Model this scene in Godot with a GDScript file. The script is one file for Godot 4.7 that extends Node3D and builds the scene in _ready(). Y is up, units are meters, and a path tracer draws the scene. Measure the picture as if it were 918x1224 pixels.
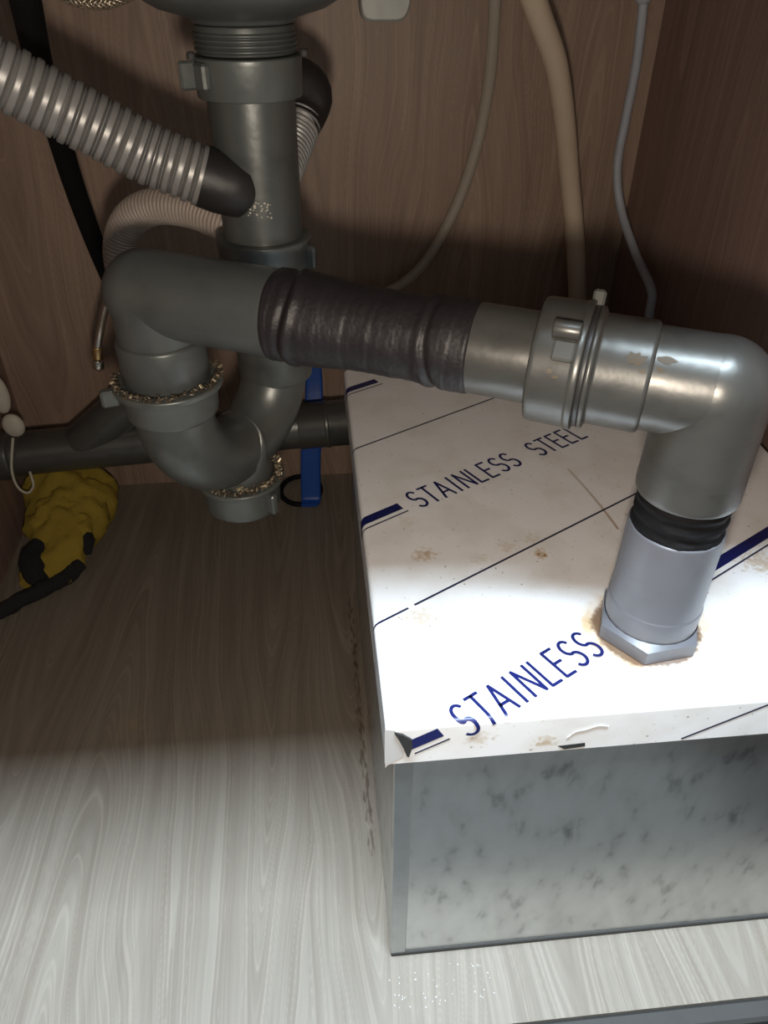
extends Node3D

# ---------------------------------------------------------------- measurements (metres; the cabinet floor is y = 0, the back of the cabinet lies along -z)
const WALL_BACK := -0.741
const WALL_LEFT := -0.319
const WALL_RIGHT := 0.309
const FRONT := -0.1635
const CABINET_TOP := 0.74
const BOX_LEFT := 0.0206
const BOX_RIGHT := 0.2965
const BOX_FRONT := -0.2025
const BOX_BACK := -0.5474
const LID_TOP := 0.2304
const LID_LIP := 0.0261
const FOLD := 0.003

var used := {}
var M := {}
var rng := RandomNumberGenerator.new()


# ---------------------------------------------------------------- helpers: names and nodes
func numbered(called: String) -> String:
	if not used.has(called):
		used[called] = 0
		return called
	used[called] += 1
	return "%s_%03d" % [called, used[called]]


func tag(o: Node3D, label: String, category: String, group := "") -> Node3D:
	o.set_meta("label", label)
	o.set_meta("category", category)
	if group:
		o.set_meta("group", group)
	return o


func thing(called: String, label: String, category: String, at := Vector3.ZERO, group := "") -> Node3D:
	var o := Node3D.new()
	o.name = numbered(called)
	add_child(o)
	o.position = at
	tag(o, label, category, group)
	return o


# commits a SurfaceTool whose points are in world coordinates as one mesh; the node itself sits at its parent's base
func part(called: String, st: SurfaceTool, material: Material, parent: Node3D, kind := "") -> MeshInstance3D:
	var o := MeshInstance3D.new()
	o.name = called
	o.mesh = st.commit()
	o.material_override = material
	o.cast_shadow = GeometryInstance3D.SHADOW_CASTING_SETTING_ON
	parent.add_child(o, true)
	var shift := Vector3.ZERO
	var p: Node3D = parent
	while p != self:
		shift += p.position
		p = p.get_parent()
	o.position = -shift
	if kind:
		o.set_meta("kind", kind)
	return o


func struct(called: String, st: SurfaceTool, material: Material) -> MeshInstance3D:
	return part(called, st, material, self, "structure")


func lone(called: String, st: SurfaceTool, material: Material, label: String, category: String, group := "") -> MeshInstance3D:
	var o := part(numbered(called), st, material, self)
	tag(o, label, category, group)
	return o


# ---------------------------------------------------------------- helpers: shapes
func mb() -> SurfaceTool:
	var st := SurfaceTool.new()
	st.begin(Mesh.PRIMITIVE_TRIANGLES)
	return st


func tri(st: SurfaceTool, a: Vector3, b: Vector3, c: Vector3, na: Vector3, nb: Vector3, nc: Vector3, ua := Vector2.ZERO, ub := Vector2.ZERO, uc := Vector2.ZERO) -> void:
	if (b - a).cross(c - a).length_squared() < 1e-22:
		return
	var swap := (b - a).cross(c - a).dot(na + nb + nc) > 0.0    # front faces run clockwise
	var order := [[a, na, ua], [c, nc, uc], [b, nb, ub]] if swap else [[a, na, ua], [b, nb, ub], [c, nc, uc]]
	for v in order:
		st.set_normal(v[1])
		st.set_uv(v[2])
		st.add_vertex(v[0])


func quad(st: SurfaceTool, a: Vector3, b: Vector3, c: Vector3, d: Vector3, n: Vector3) -> void:
	tri(st, a, b, c, n, n, n, Vector2(0, 0), Vector2(1, 0), Vector2(1, 1))
	tri(st, a, c, d, n, n, n, Vector2(0, 0), Vector2(1, 1), Vector2(0, 1))


# rings of points joined into a skin; sharp edges stay sharp where two bands meet at more than 50 degrees
func loft(st: SurfaceTool, rings: Array, cap0 := true, cap1 := true, closed := true) -> void:
	var m := rings.size()
	var n: int = rings[0].size()
	var bands := []
	for i in m - 1:
		var row := PackedVector3Array()
		row.resize(n)
		for k in n:
			var kn := (k + 1) % n if closed else mini(k + 1, n - 1)
			var kp := (k + n - 1) % n if closed else maxi(k - 1, 0)
			var around: Vector3 = rings[i][kn] - rings[i][kp] + rings[i + 1][kn] - rings[i + 1][kp]
			var along: Vector3 = rings[i + 1][k] - rings[i][k]
			row[k] = around.cross(along).normalized()
		bands.append(row)
	for i in m - 1:
		for k in (n if closed else n - 1):
			var kn := (k + 1) % n
			var nrm := []
			for q in [[i, k], [i, kn], [i + 1, kn], [i + 1, k]]:
				var own: Vector3 = bands[i][q[1]]
				var other: int = i - 1 if q[0] == i else i + 1
				var r := own
				if other >= 0 and other < m - 1 and bands[other][q[1]].dot(own) > 0.64:
					r = (own + bands[other][q[1]]).normalized()
				nrm.append(r)
			var u0 := float(k) / n
			var u1 := float(k + 1) / n
			var v0 := float(i) / (m - 1)
			var v1 := float(i + 1) / (m - 1)
			tri(st, rings[i][k], rings[i][kn], rings[i + 1][kn], nrm[0], nrm[1], nrm[2], Vector2(u0, v0), Vector2(u1, v0), Vector2(u1, v1))
			tri(st, rings[i][k], rings[i + 1][kn], rings[i + 1][k], nrm[0], nrm[2], nrm[3], Vector2(u0, v0), Vector2(u1, v1), Vector2(u0, v1))
	for e in [[cap0, 0, 1], [cap1, m - 1, m - 2]]:
		if e[0]:
			var c := Vector3.ZERO
			var c2 := Vector3.ZERO
			for k in n:
				c += rings[e[1]][k] / n
				c2 += rings[e[2]][k] / n
			var nn: Vector3 = (rings[e[1]][0] - c).cross(rings[e[1]][int(n / 3.0)] - c).normalized()
			if nn.dot(c - c2) < 0:
				nn = -nn
			for k in n:
				tri(st, c, rings[e[1]][k], rings[e[1]][(k + 1) % n], nn, nn, nn)


# circles of the given radii along a path; bump(distance along, angle) adds to the radius
func sweep(st: SurfaceTool, pts: Array, rads: Array, n := 40, cap0 := true, cap1 := true, bump = null, squash := 1.0) -> void:
	var m := pts.size()
	var tang := []
	for i in m:
		var a := i
		var b := i
		while a > 0 and pts[a].distance_to(pts[i]) < 1e-6:
			a -= 1
		while b < m - 1 and pts[b].distance_to(pts[i]) < 1e-6:
			b += 1
		var t := Vector3.ZERO
		if a != i and pts[i].distance_to(pts[a]) > 1e-6:
			t += (pts[i] - pts[a]).normalized()
		if b != i and pts[b].distance_to(pts[i]) > 1e-6:
			t += (pts[b] - pts[i]).normalized()
		tang.append(t.normalized())
	var t0: Vector3 = tang[0]
	var nv := t0.cross(Vector3(0.31, 0.05, 0.94) if absf(t0.z) < 0.8 else Vector3(0.9, 0.3, 0.1)).normalized()
	var rings := []
	var s := 0.0
	for i in m:
		var t: Vector3 = tang[i]
		nv = (nv - t * nv.dot(t)).normalized()
		var bv := t.cross(nv)
		if i > 0:
			s += pts[i].distance_to(pts[i - 1])
		var ring := PackedVector3Array()
		for k in n:
			var f := TAU * k / n
			var r: float = rads[i]
			if bump != null:
				r += bump.call(s, f)
			ring.append(pts[i] + (nv * cos(f) + bv * sin(f) * squash) * r)
		rings.append(ring)
	loft(st, rings, cap0, cap1)


# a turned part: steps are [position along the axis, radius]; every corner gets a small chamfer
func turned(st: SurfaceTool, base: Vector3, axis: Vector3, steps: Array, n := 48, chamfer := 0.0007, cap0 := true, cap1 := true) -> void:
	var prof: Array[Vector2] = []
	for i in steps.size():
		var p := Vector2(steps[i][0], steps[i][1])
		if i == 0 or i == steps.size() - 1:
			prof.append(p)
			continue
		var a := Vector2(steps[i - 1][0], steps[i - 1][1])
		var b := Vector2(steps[i + 1][0], steps[i + 1][1])
		var da := (a - p).normalized()
		var db := (b - p).normalized()
		if da.dot(db) < -0.97:
			prof.append(p)
			continue
		var c := minf(chamfer, minf(a.distance_to(p), b.distance_to(p)) * 0.45)
		prof.append(p + da * c)
		prof.append(p + (da + db) * c * 0.3)
		prof.append(p + db * c)
	var ax := axis.normalized()
	var nv := ax.cross(Vector3(0.31, 0.05, 0.94) if absf(ax.z) < 0.8 else Vector3(0.9, 0.3, 0.1)).normalized()
	var bv := ax.cross(nv)
	var rings := []
	for p in prof:
		var ring := PackedVector3Array()
		for k in n:
			var f := TAU * k / n
			ring.append(base + ax * p.x + (nv * cos(f) + bv * sin(f)) * p.y)
		rings.append(ring)
	loft(st, rings, cap0, cap1)


# a smooth line through points, with even steps
func smooth(pts: Array, step: float) -> Array:
	var fine := []
	var m := pts.size()
	for i in m - 1:
		var p0: Vector3 = pts[maxi(i - 1, 0)]
		var p1: Vector3 = pts[i]
		var p2: Vector3 = pts[i + 1]
		var p3: Vector3 = pts[mini(i + 2, m - 1)]
		for k in 24:
			fine.append(p1.cubic_interpolate(p2, p0, p3, k / 24.0))
	fine.append(pts[m - 1])
	var total := 0.0
	for i in range(1, fine.size()):
		total += fine[i].distance_to(fine[i - 1])
	var count := maxi(2, int(total / step))
	var out := [fine[0]]
	var want := total / count
	var gone := 0.0
	for i in range(1, fine.size()):
		var d: float = fine[i].distance_to(fine[i - 1])
		while gone + d >= want * out.size() - 1e-9 and out.size() < count:
			out.append(fine[i - 1].lerp(fine[i], (want * out.size() - gone) / d))
		gone += d
	out.append(fine[fine.size() - 1])
	return out


# a straight tube closed by a half ball round its first point
func capsule(st: SurfaceTool, a: Vector3, b: Vector3, r: float, n := 48) -> void:
	var d := (b - a).normalized()
	var pts := []
	var rads := []
	for i in 13:
		var f := PI / 2 * i / 12.0
		pts.append(a - d * r * cos(f))
		rads.append(maxf(r * sin(f), 0.0001))
	pts.append(a + d * 0.002)
	rads.append(r)
	pts.append(b)
	rads.append(r)
	sweep(st, pts, rads, n)


func even(v: float, n: int) -> Array:
	var a := []
	a.resize(n)
	a.fill(v)
	return a


# points of a rounded corner from a over corner c to b
func corner(a: Vector3, c: Vector3, b: Vector3, radius: float, n := 16) -> Array:
	var da := (a - c).normalized()
	var db := (b - c).normalized()
	var half := acos(clampf(da.dot(db), -1, 1)) / 2.0
	var cut := radius / tan(half)
	var centre := c + (da + db).normalized() * (radius / sin(half))
	var va := c + da * cut - centre
	var vb := c + db * cut - centre
	var out := [a]
	for i in n + 1:
		out.append(centre + va.slerp(vb, float(i) / n))
	out.append(b)
	return out


# a box with chamfered edges, turned by basis
func block(st: SurfaceTool, centre: Vector3, size: Vector3, ch := 0.001, basis := Basis.IDENTITY) -> void:
	var h := size / 2.0
	ch = minf(ch, minf(h.x, minf(h.y, h.z)) * 0.9)
	for s in [-1.0, 1.0]:
		for ax in 3:
			var n := Vector3.ZERO
			n[ax] = s
			var u := Vector3.ZERO
			u[(ax + 1) % 3] = 1
			var v := Vector3.ZERO
			v[(ax + 2) % 3] = 1
			var hu: float = h[(ax + 1) % 3] - ch
			var hv: float = h[(ax + 2) % 3] - ch
			var o: Vector3 = n * h[ax]
			quad(st, centre + basis * (o - u * hu - v * hv), centre + basis * (o + u * hu - v * hv), centre + basis * (o + u * hu + v * hv), centre + basis * (o - u * hu + v * hv), basis * n)
			# chamfers towards the next axis
			for s2 in [-1.0, 1.0]:
				var e0: Vector3 = o + u * s2 * hu
				var e1: Vector3 = n * (h[ax] - ch) + u * s2 * h[(ax + 1) % 3]
				var nn: Vector3 = (n + u * s2).normalized()
				quad(st, centre + basis * (e0 - v * hv), centre + basis * (e0 + v * hv), centre + basis * (e1 + v * hv), centre + basis * (e1 - v * hv), basis * nn)
	for sx in [-1.0, 1.0]:
		for sy in [-1.0, 1.0]:
			for sz in [-1.0, 1.0]:
				var sg := Vector3(sx, sy, sz)
				var nn: Vector3 = basis * sg.normalized()
				tri(st, centre + basis * (sg * (h - Vector3(0, ch, ch))), centre + basis * (sg * (h - Vector3(ch, 0, ch))), centre + basis * (sg * (h - Vector3(ch, ch, 0))), nn, nn, nn)


func slab(lo: Vector3, hi: Vector3, ch := 0.0005) -> SurfaceTool:
	var st := mb()
	block(st, (lo + hi) / 2.0, hi - lo, ch)
	return st


# flakes of dried residue scattered round a ring
func flakes(centre: Vector3, radius: float, spread: float, count: int, big: float, from := 0.0, to := TAU) -> SurfaceTool:
	var st := mb()
	for i in count:
		var f := rng.randf_range(from, to)
		var p := centre + Vector3(cos(f), 0, sin(f)) * (radius + rng.randf_range(-spread, spread)) + Vector3(0, rng.randf_range(-0.001, 0.0016), 0)
		var b := Basis.from_euler(Vector3(rng.randf_range(-1.2, 1.2), rng.randf_range(0, TAU), rng.randf_range(-1.2, 1.2)))
		var s := big * rng.randf_range(0.4, 1.0)
		block(st, p, Vector3(s, s * rng.randf_range(0.2, 0.4), s * rng.randf_range(0.4, 0.8)), s * 0.12, b)
	return st


# dried splashes on an upright pipe, thickest under the hose that enters it
func crust(axis: Vector3, r: float) -> SurfaceTool:
	var st := mb()
	for i in 46:
		var f := rng.randf_range(1.25, 2.45)
		var y := 0.3935 - absf(f - 2.1) * 0.004 + rng.randf_range(-0.0055, 0.0035) * (1.0 if f < 2.0 else 0.6)
		var s := rng.randf_range(0.0004, 0.0011) if f < 1.9 else rng.randf_range(0.0009, 0.0022)
		block(st, axis + Vector3(cos(f) * r, y, sin(f) * r), Vector3(0.0007, s, s * 1.2), 0.0002, Basis(Vector3.UP, -f))
	return st


# ---------------------------------------------------------------- helpers: materials
func lin(r: float, g: float, b: float) -> Color:
	return Color(r, g, b).linear_to_srgb()


func noise(freq: float, seed_: int, octaves := 3) -> FastNoiseLite:
	var f := FastNoiseLite.new()
	f.noise_type = FastNoiseLite.TYPE_SIMPLEX_SMOOTH
	f.frequency = freq
	f.seed = seed_
	f.fractal_octaves = octaves
	return f


func noise_texture(f: FastNoiseLite, ramp: Array, normal := 0.0, size := 256) -> NoiseTexture2D:
	var t := NoiseTexture2D.new()
	t.width = size
	t.height = size
	t.seamless = true
	t.noise = f
	if normal > 0:
		t.as_normal_map = true
		t.bump_strength = normal
	elif ramp.size():
		var g := Gradient.new()
		g.offsets = PackedFloat32Array(ramp[0])
		var c := PackedColorArray()
		for v in ramp[1]:
			c.append(v if v is Color else Color(v, v, v))
		g.colors = c
		t.color_ramp = g
	return t


func plain(c: Color, rough: float, metal := 0.0, spec := 0.5) -> StandardMaterial3D:
	var m := StandardMaterial3D.new()
	m.albedo_color = c
	m.roughness = rough
	m.metallic = metal
	m.metallic_specular = spec
	return m


func worn(c: Color, rough: float, mottle: Texture2D, relief: Texture2D, scale := 8.0, depth := 0.15, metal := 0.0, spec := 0.5) -> StandardMaterial3D:
	var m := plain(c, rough, metal, spec)
	m.uv1_triplanar = true
	m.uv1_scale = Vector3.ONE * scale
	m.albedo_texture = mottle
	if relief:
		m.normal_enabled = true
		m.normal_texture = relief
		m.normal_scale = depth
	return m


# laminate with long grain: arches are [centre across, direction, steepness]; size in metres
func wood(px: int, py: int, w: float, l: float, seed_: int, arches: Array, dark: Color, light: Color, marks := false) -> ImageTexture:
	var bend := noise(1.0, seed_, 2)
	var fibre := noise(1.0, seed_ + 1, 2)
	var table := PackedFloat32Array()
	var veins := PackedFloat32Array()
	var one := noise(1.0, seed_ + 2, 3)
	for i in 4096:
		var t := i / 4096.0 * 40.0
		table.append(one.get_noise_1d(t * 2.2) * 0.9 + one.get_noise_1d(t * 5.0 + 70) * 0.4)
		veins.append(clampf(1.0 - absf(one.get_noise_1d(t * 1.5 + 400)) * 11.0, 0, 1))
	var data := PackedByteArray()
	data.resize(px * py * 3)
	var at := 0
	for j in py:
		var v := l * j / py
		for i in px:
			var u := w * i / px
			var uu := u + bend.get_noise_2d(u * 7.0, v * 2.6) * 0.016 + bend.get_noise_2d(u * 40.0 + 9, v * 9.0) * 0.0016
			var best := 9.0
			var t := 0.0
			for a in arches:
				var d := absf(uu - a[0])
				if d < best:
					best = d
					t = v * a[1] * 0.9 + a[2] * d * d / (d + 0.014) + a[3]
			var qf := fposmod(t * 8.0, 39.9) / 40.0 * 4095.0
			var q := int(qf)
			qf -= q
			var g := 0.5 + lerpf(table[q], table[q + 1], qf) * 0.46
			g += fibre.get_noise_2d(u * 330.0, v * 7.0) * 0.13
			g += fibre.get_noise_2d(u * 60.0 + 50, v * 3.0) * 0.3
			g = clampf(g, 0, 1)
			var c := dark.lerp(light, g)
			c = c.lerp(light * 1.16, lerpf(veins[q], veins[q + 1], qf) * 0.4)
			if marks:
				var s := clampf(1.0 - Vector2((u - 0.155) * 1.2, v - 0.345).length() / 0.016 + bend.get_noise_2d(u * 90.0, v * 90.0) * 0.8, 0, 1)
				c = c.lerp(Color(0.62, 0.54, 0.40), s * 0.35)
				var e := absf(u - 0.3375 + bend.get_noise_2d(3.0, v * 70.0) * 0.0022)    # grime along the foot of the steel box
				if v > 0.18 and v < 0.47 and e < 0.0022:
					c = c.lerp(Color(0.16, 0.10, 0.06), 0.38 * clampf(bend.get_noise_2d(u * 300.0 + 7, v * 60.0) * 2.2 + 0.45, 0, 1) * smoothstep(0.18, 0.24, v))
			data[at] = int(clampf(c.r, 0, 1) * 255)
			data[at + 1] = int(clampf(c.g, 0, 1) * 255)
			data[at + 2] = int(clampf(c.b, 0, 1) * 255)
			at += 3
	return ImageTexture.create_from_image(Image.create_from_data(px, py, false, Image.FORMAT_RGB8, data))


func boarded(t: Texture2D, tint: Color, rough: float) -> StandardMaterial3D:
	var m := plain(tint, rough)
	m.albedo_texture = t
	return m


# ---------------------------------------------------------------- the scene
func _ready() -> void:
	rng.seed = 41
	# camera, held just outside the cabinet and tilted down into it
	var cam := Camera3D.new()
	cam.name = "camera"
	add_child(cam)
	cam.transform = Transform3D(Basis(Vector3(0.995473, 0.002141, 0.095021), Vector3(0.055436, 0.798997, -0.598775), Vector3(-0.077203, 0.601331, 0.795261)), Vector3(0, 0.5, 0))
	cam.fov = 68.27
	cam.near = 0.01
	cam.current = true
	# surroundings: closed room, no sky to be seen
	var we := WorldEnvironment.new()
	we.name = "surroundings"
	var env := Environment.new()
	env.background_mode = Environment.BG_COLOR
	env.background_color = Color(0.02, 0.02, 0.022)
	env.tonemap_mode = Environment.TONE_MAPPER_LINEAR
	env.tonemap_exposure = 1.0
	env.sdfgi_enabled = true
	env.ssao_enabled = true
	env.ssil_enabled = true
	we.environment = env
	add_child(we)
	# the torch of the phone that took the picture, a little below its lens
	var torch := OmniLight3D.new()
	torch.name = "phone_torch"
	add_child(torch)
	torch.position = Vector3(-0.002, 0.456, 0.002)
	torch.light_color = Color(1.0, 0.94, 0.87)
	torch.light_energy = 0.100
	torch.light_size = 0.0018
	torch.omni_range = 6.0
	torch.omni_attenuation = 2.0
	torch.shadow_enabled = true
	# the kitchen's ceiling lamp, above and in front of the cabinet
	var tube := AreaLight3D.new()
	tube.name = "kitchen_lamp_light"
	add_child(tube)
	tube.position = Vector3(-0.05, 2.262, 0.16)
	tube.rotation_degrees = Vector3(-90, 0, 0)
	tube.area_size = Vector2(0.9, 0.27)
	tube.light_color = Color(0.86, 0.94, 1.0)
	tube.light_energy = 13.2
	tube.area_range = 8.0
	tube.shadow_enabled = true

	make_materials()
	build_shell()
	build_box()
	build_drain()
	build_waste_pipe()
	build_hoses()
	build_back_pipe()
	build_small_things()


func make_materials() -> void:
	var mottle := noise_texture(noise(0.02, 5, 4), [[0.0, 0.45, 1.0], [0.93, 0.98, 1.0]])
	var dirt := noise_texture(noise(0.018, 8, 5), [[0.0, 0.28, 0.40, 1.0], [0.84, 0.95, 0.99, 1.0]])
	var relief := noise_texture(noise(0.03, 6, 4), [], 3.0)
	var grainy := noise_texture(noise(0.12, 7, 3), [], 4.0)
	M.mottle = mottle
	M.pvc = worn(lin(0.120, 0.127, 0.120), 0.38, dirt, relief, 9.0, 0.10, 0.55)
	M.pvc_dark = worn(lin(0.108, 0.115, 0.111), 0.40, dirt, relief, 9.0, 0.10, 0.45)
	M.pvc_nut = worn(lin(0.140, 0.150, 0.142), 0.40, dirt, relief, 12.0, 0.14, 0.5)
	M.pvc_silver = worn(lin(0.112, 0.110, 0.102), 0.34, dirt, relief, 10.0, 0.12, 0.5)
	M.pvc_light = worn(lin(0.135, 0.138, 0.155), 0.36, mottle, relief, 10.0, 0.10)
	M.pvc_back = worn(lin(0.13, 0.133, 0.125), 0.36, dirt, relief, 8.0, 0.10, 0.6)
	M.hose = worn(lin(0.28, 0.272, 0.262), 0.40, mottle, relief, 10.0, 0.08, 0.3)
	M.hose_white = worn(lin(0.36, 0.30, 0.255), 0.5, mottle, null, 10.0)
	M.rubber = worn(lin(0.014, 0.012, 0.012), 0.5, mottle, relief, 14.0, 0.2)
	M.tape = worn(lin(0.014, 0.0110, 0.0128), 0.52, mottle, grainy, 14.0, 0.16)
	M.black = worn(lin(0.009, 0.009, 0.010), 0.7, mottle, relief, 14.0, 0.15, 0.0, 0.25)
	M.beige = worn(lin(0.62, 0.50, 0.37), 0.5, mottle, null, 6.0)
	M.cable = worn(lin(0.42, 0.44, 0.48), 0.45, mottle, null, 8.0)
	M.braid = plain(lin(0.55, 0.47, 0.36), 0.3, 0.9)
	M.brass = plain(lin(0.62, 0.42, 0.2), 0.25, 0.9)
	M.chrome = plain(lin(0.6, 0.56, 0.5), 0.2, 0.95)
	M.clear_tube = plain(lin(0.58, 0.53, 0.43), 0.10)
	M.clear_tube.transparency = BaseMaterial3D.TRANSPARENCY_ALPHA
	M.clear_tube.albedo_color.a = 0.45
	M.residue = worn(lin(0.34, 0.28, 0.19), 0.25, dirt, null, 90.0, 0.1, 0.35)
	M.residue_dark = worn(lin(0.085, 0.066, 0.045), 0.3, dirt, null, 90.0, 0.1, 0.2)
	M.recess = worn(lin(0.10, 0.10, 0.092), 0.55, mottle, null, 20.0, 0.0, 0.0, 0.3)
	M.crease = plain(lin(0.48, 0.48, 0.48), 0.5)
	M.rust = worn(lin(0.072, 0.050, 0.024), 0.5, mottle, null, 60.0)
	M.blue = worn(lin(0.012, 0.075, 0.36), 0.42, mottle, relief, 12.0, 0.1)
	M.yellow = worn(lin(0.33, 0.235, 0.028), 0.95, mottle, grainy, 20.0, 0.6)
	M.black_cloth = worn(lin(0.014, 0.014, 0.014), 0.95, mottle, grainy, 20.0, 0.5)
	M.ivory = worn(lin(0.52, 0.48, 0.40), 0.5, mottle, null, 10.0)
	M.bracket = worn(lin(0.34, 0.35, 0.32), 0.4, mottle, relief, 10.0, 0.1)
	M.ink = plain(lin(0.006, 0.011, 0.095), 0.35)
	M.ink_thin = plain(lin(0.008, 0.009, 0.045), 0.35)
	M.edge = worn(lin(0.042, 0.040, 0.037), 0.7, mottle, null, 8.0)
	M.paint = plain(lin(0.05, 0.048, 0.046), 0.8)
	M.dark_floor = worn(lin(0.07, 0.068, 0.064), 0.5, mottle, null, 2.0)
	M.grime = plain(lin(0.03, 0.029, 0.028), 0.4)
	M.scratch = plain(lin(0.55, 0.55, 0.54), 0.4)
	M.sink_steel = plain(lin(0.45, 0.45, 0.45), 0.3, 0.9)
	# brushed steel of the box, with smears
	var smear := noise_texture(noise(0.010, 21, 6), [[0.0, 0.20, 0.30, 0.5, 1.0], [0.70, 0.87, 0.94, 0.97, 1.0]], 0.0, 512)
	var steel := plain(lin(0.60, 0.60, 0.58), 0.34, 0.92)
	steel.uv1_triplanar = true
	steel.uv1_scale = Vector3(11, 5, 11)
	steel.albedo_texture = smear
	steel.roughness_texture = noise_texture(noise(0.01, 22, 4), [[0.0, 1.0], [0.85, 1.0]], 0.0, 512)
	M.steel = steel
	M.steel_edge = worn(lin(0.46, 0.465, 0.455), 0.38, mottle, relief, 8.0, 0.1, 0.9)
	# laminates
	M.wood_floor = boarded(wood(1150, 1060, 0.628, 0.578, 31, [[0.075, 1.0, 10.0, 0.0], [0.145, -1.0, 13.0, 3.0], [0.262, 1.0, 15.0, 7.3], [0.335, 1.0, 20.0, 11.0], [0.45, 1.0, 14.0, 15.0], [0.56, 1.0, 14.0, 19.0]], Color(0.445, 0.407, 0.365), Color(0.540, 0.510, 0.467), true), Color.WHITE, 0.42)
	var upright := wood(760, 900, 0.628, 0.74, 57, [[0.06, 1.0, 13.0, 0.0], [0.2, -1.0, 16.0, 3.0], [0.33, 1.0, 14.0, 8.0], [0.46, -1.0, 15.0, 14.0], [0.56, -1.0, 20.0, 17.0]], Color(0.52, 0.43, 0.37), Color(0.635, 0.545, 0.475))
	M.wood_back = boarded(upright, Color.WHITE, 0.5)
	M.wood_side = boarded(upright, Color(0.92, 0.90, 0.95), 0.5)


# a panel whose big face carries the laminate upright: origin, the two edges and the thickness away from the face
func panel(o: Vector3, u: Vector3, v: Vector3, thick: Vector3) -> SurfaceTool:
	var st := mb()
	quad(st, o, o + u, o + u + v, o + v, -thick.normalized())
	quad(st, o + thick, o + u + thick, o + u + v + thick, o + v + thick, thick.normalized())
	quad(st, o, o + u, o + u + thick, o + thick, -v.normalized())
	quad(st, o + v, o + u + v, o + u + v + thick, o + v + thick, v.normalized())
	quad(st, o, o + v, o + v + thick, o + thick, -u.normalized())
	quad(st, o + u, o + u + v, o + u + v + thick, o + u + thick, u.normalized())
	return st


func build_shell() -> void:
	var wide := WALL_RIGHT - WALL_LEFT
	var deep := FRONT - WALL_BACK
	struct("floor", panel(Vector3(WALL_LEFT, 0, WALL_BACK), Vector3(wide, 0, 0), Vector3(0, 0, deep), Vector3(0, -0.018, 0)), M.wood_floor)
	struct("wall_back", panel(Vector3(WALL_LEFT - 0.018, CABINET_TOP, WALL_BACK), Vector3(wide + 0.036, 0, 0), Vector3(0, -CABINET_TOP - 0.018, 0), Vector3(0, 0, -0.018)), M.wood_back)
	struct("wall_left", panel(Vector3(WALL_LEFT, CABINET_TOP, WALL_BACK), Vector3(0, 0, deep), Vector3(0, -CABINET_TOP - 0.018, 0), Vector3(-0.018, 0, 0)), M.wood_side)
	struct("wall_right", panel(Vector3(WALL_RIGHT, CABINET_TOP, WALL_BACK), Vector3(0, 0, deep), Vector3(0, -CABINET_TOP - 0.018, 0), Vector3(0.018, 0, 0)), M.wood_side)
	# worktop over the cabinet, dark edging on the front of the cabinet floor, plinth
	struct("ceiling", slab(Vector3(-1.4, CABINET_TOP, WALL_BACK - 0.018), Vector3(1.4, CABINET_TOP + 0.04, -0.158), 0.002), M.edge)
	struct("trim_1", slab(Vector3(WALL_LEFT - 0.018, -0.022, FRONT), Vector3(WALL_RIGHT + 0.018, -0.0005, FRONT + 0.012), 0.002), M.edge)
	struct("baseboard_front", slab(Vector3(-1.4, -0.12, -0.23), Vector3(1.4, -0.023, -0.21)), M.edge)
	# the kitchen round it
	struct("floor_kitchen", slab(Vector3(-1.5, -0.17, -0.85), Vector3(1.5, -0.12, 1.7)), M.dark_floor)
	struct("floor_added_dark_slab", slab(Vector3(0.34, -0.1198, -0.16), Vector3(1.0, -0.112, 0.7), 0.003), M.black)  # made-up unseen dark slab, added to darken the reflection in the steel front
	struct("ceiling_kitchen", slab(Vector3(-1.5, 2.3, -0.85), Vector3(1.5, 2.36, 1.7)), M.paint)
	struct("wall_kitchen_left", slab(Vector3(-1.5, -0.12, -0.85), Vector3(-1.42, 2.3, 1.7)), M.paint)
	struct("wall_kitchen_right", slab(Vector3(1.42, -0.12, -0.85), Vector3(1.5, 2.3, 1.7)), M.paint)
	struct("wall_kitchen_back", slab(Vector3(-1.42, -0.12, -0.85), Vector3(1.42, 2.3, -0.77)), M.paint)
	struct("wall_kitchen_front", slab(Vector3(-1.42, -0.12, 1.62), Vector3(1.42, 2.3, 1.7)), M.paint)
	for s in [-1.0, 1.0]:
		var x0: float = WALL_LEFT - 0.02 if s < 0 else WALL_RIGHT + 0.02
		struct("wall_cupboards_left" if s < 0 else "wall_cupboards_right", slab(Vector3(minf(x0, s * 1.4), -0.02, -0.185), Vector3(maxf(x0, s * 1.4), CABINET_TOP - 0.004, -0.165), 0.002), M.paint)
	var lamp := thing("ceiling_lamp", "long white kitchen lamp on the ceiling in front of the cabinet", "lamp", Vector3(-0.05, 2.3, 0.16))
	var glow := plain(Color(1, 1, 1), 0.5)
	glow.emission_enabled = true
	glow.emission = Color(0.86, 0.94, 1.0)
	glow.emission_energy_multiplier = 1.5
	part("housing", slab(Vector3(-0.52, 2.275, 0.015), Vector3(0.42, 2.2995, 0.305), 0.003), M.paint, lamp)
	part("diffuser", slab(Vector3(-0.50, 2.266, 0.025), Vector3(0.40, 2.2745, 0.295), 0.003), glow, lamp)


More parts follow.
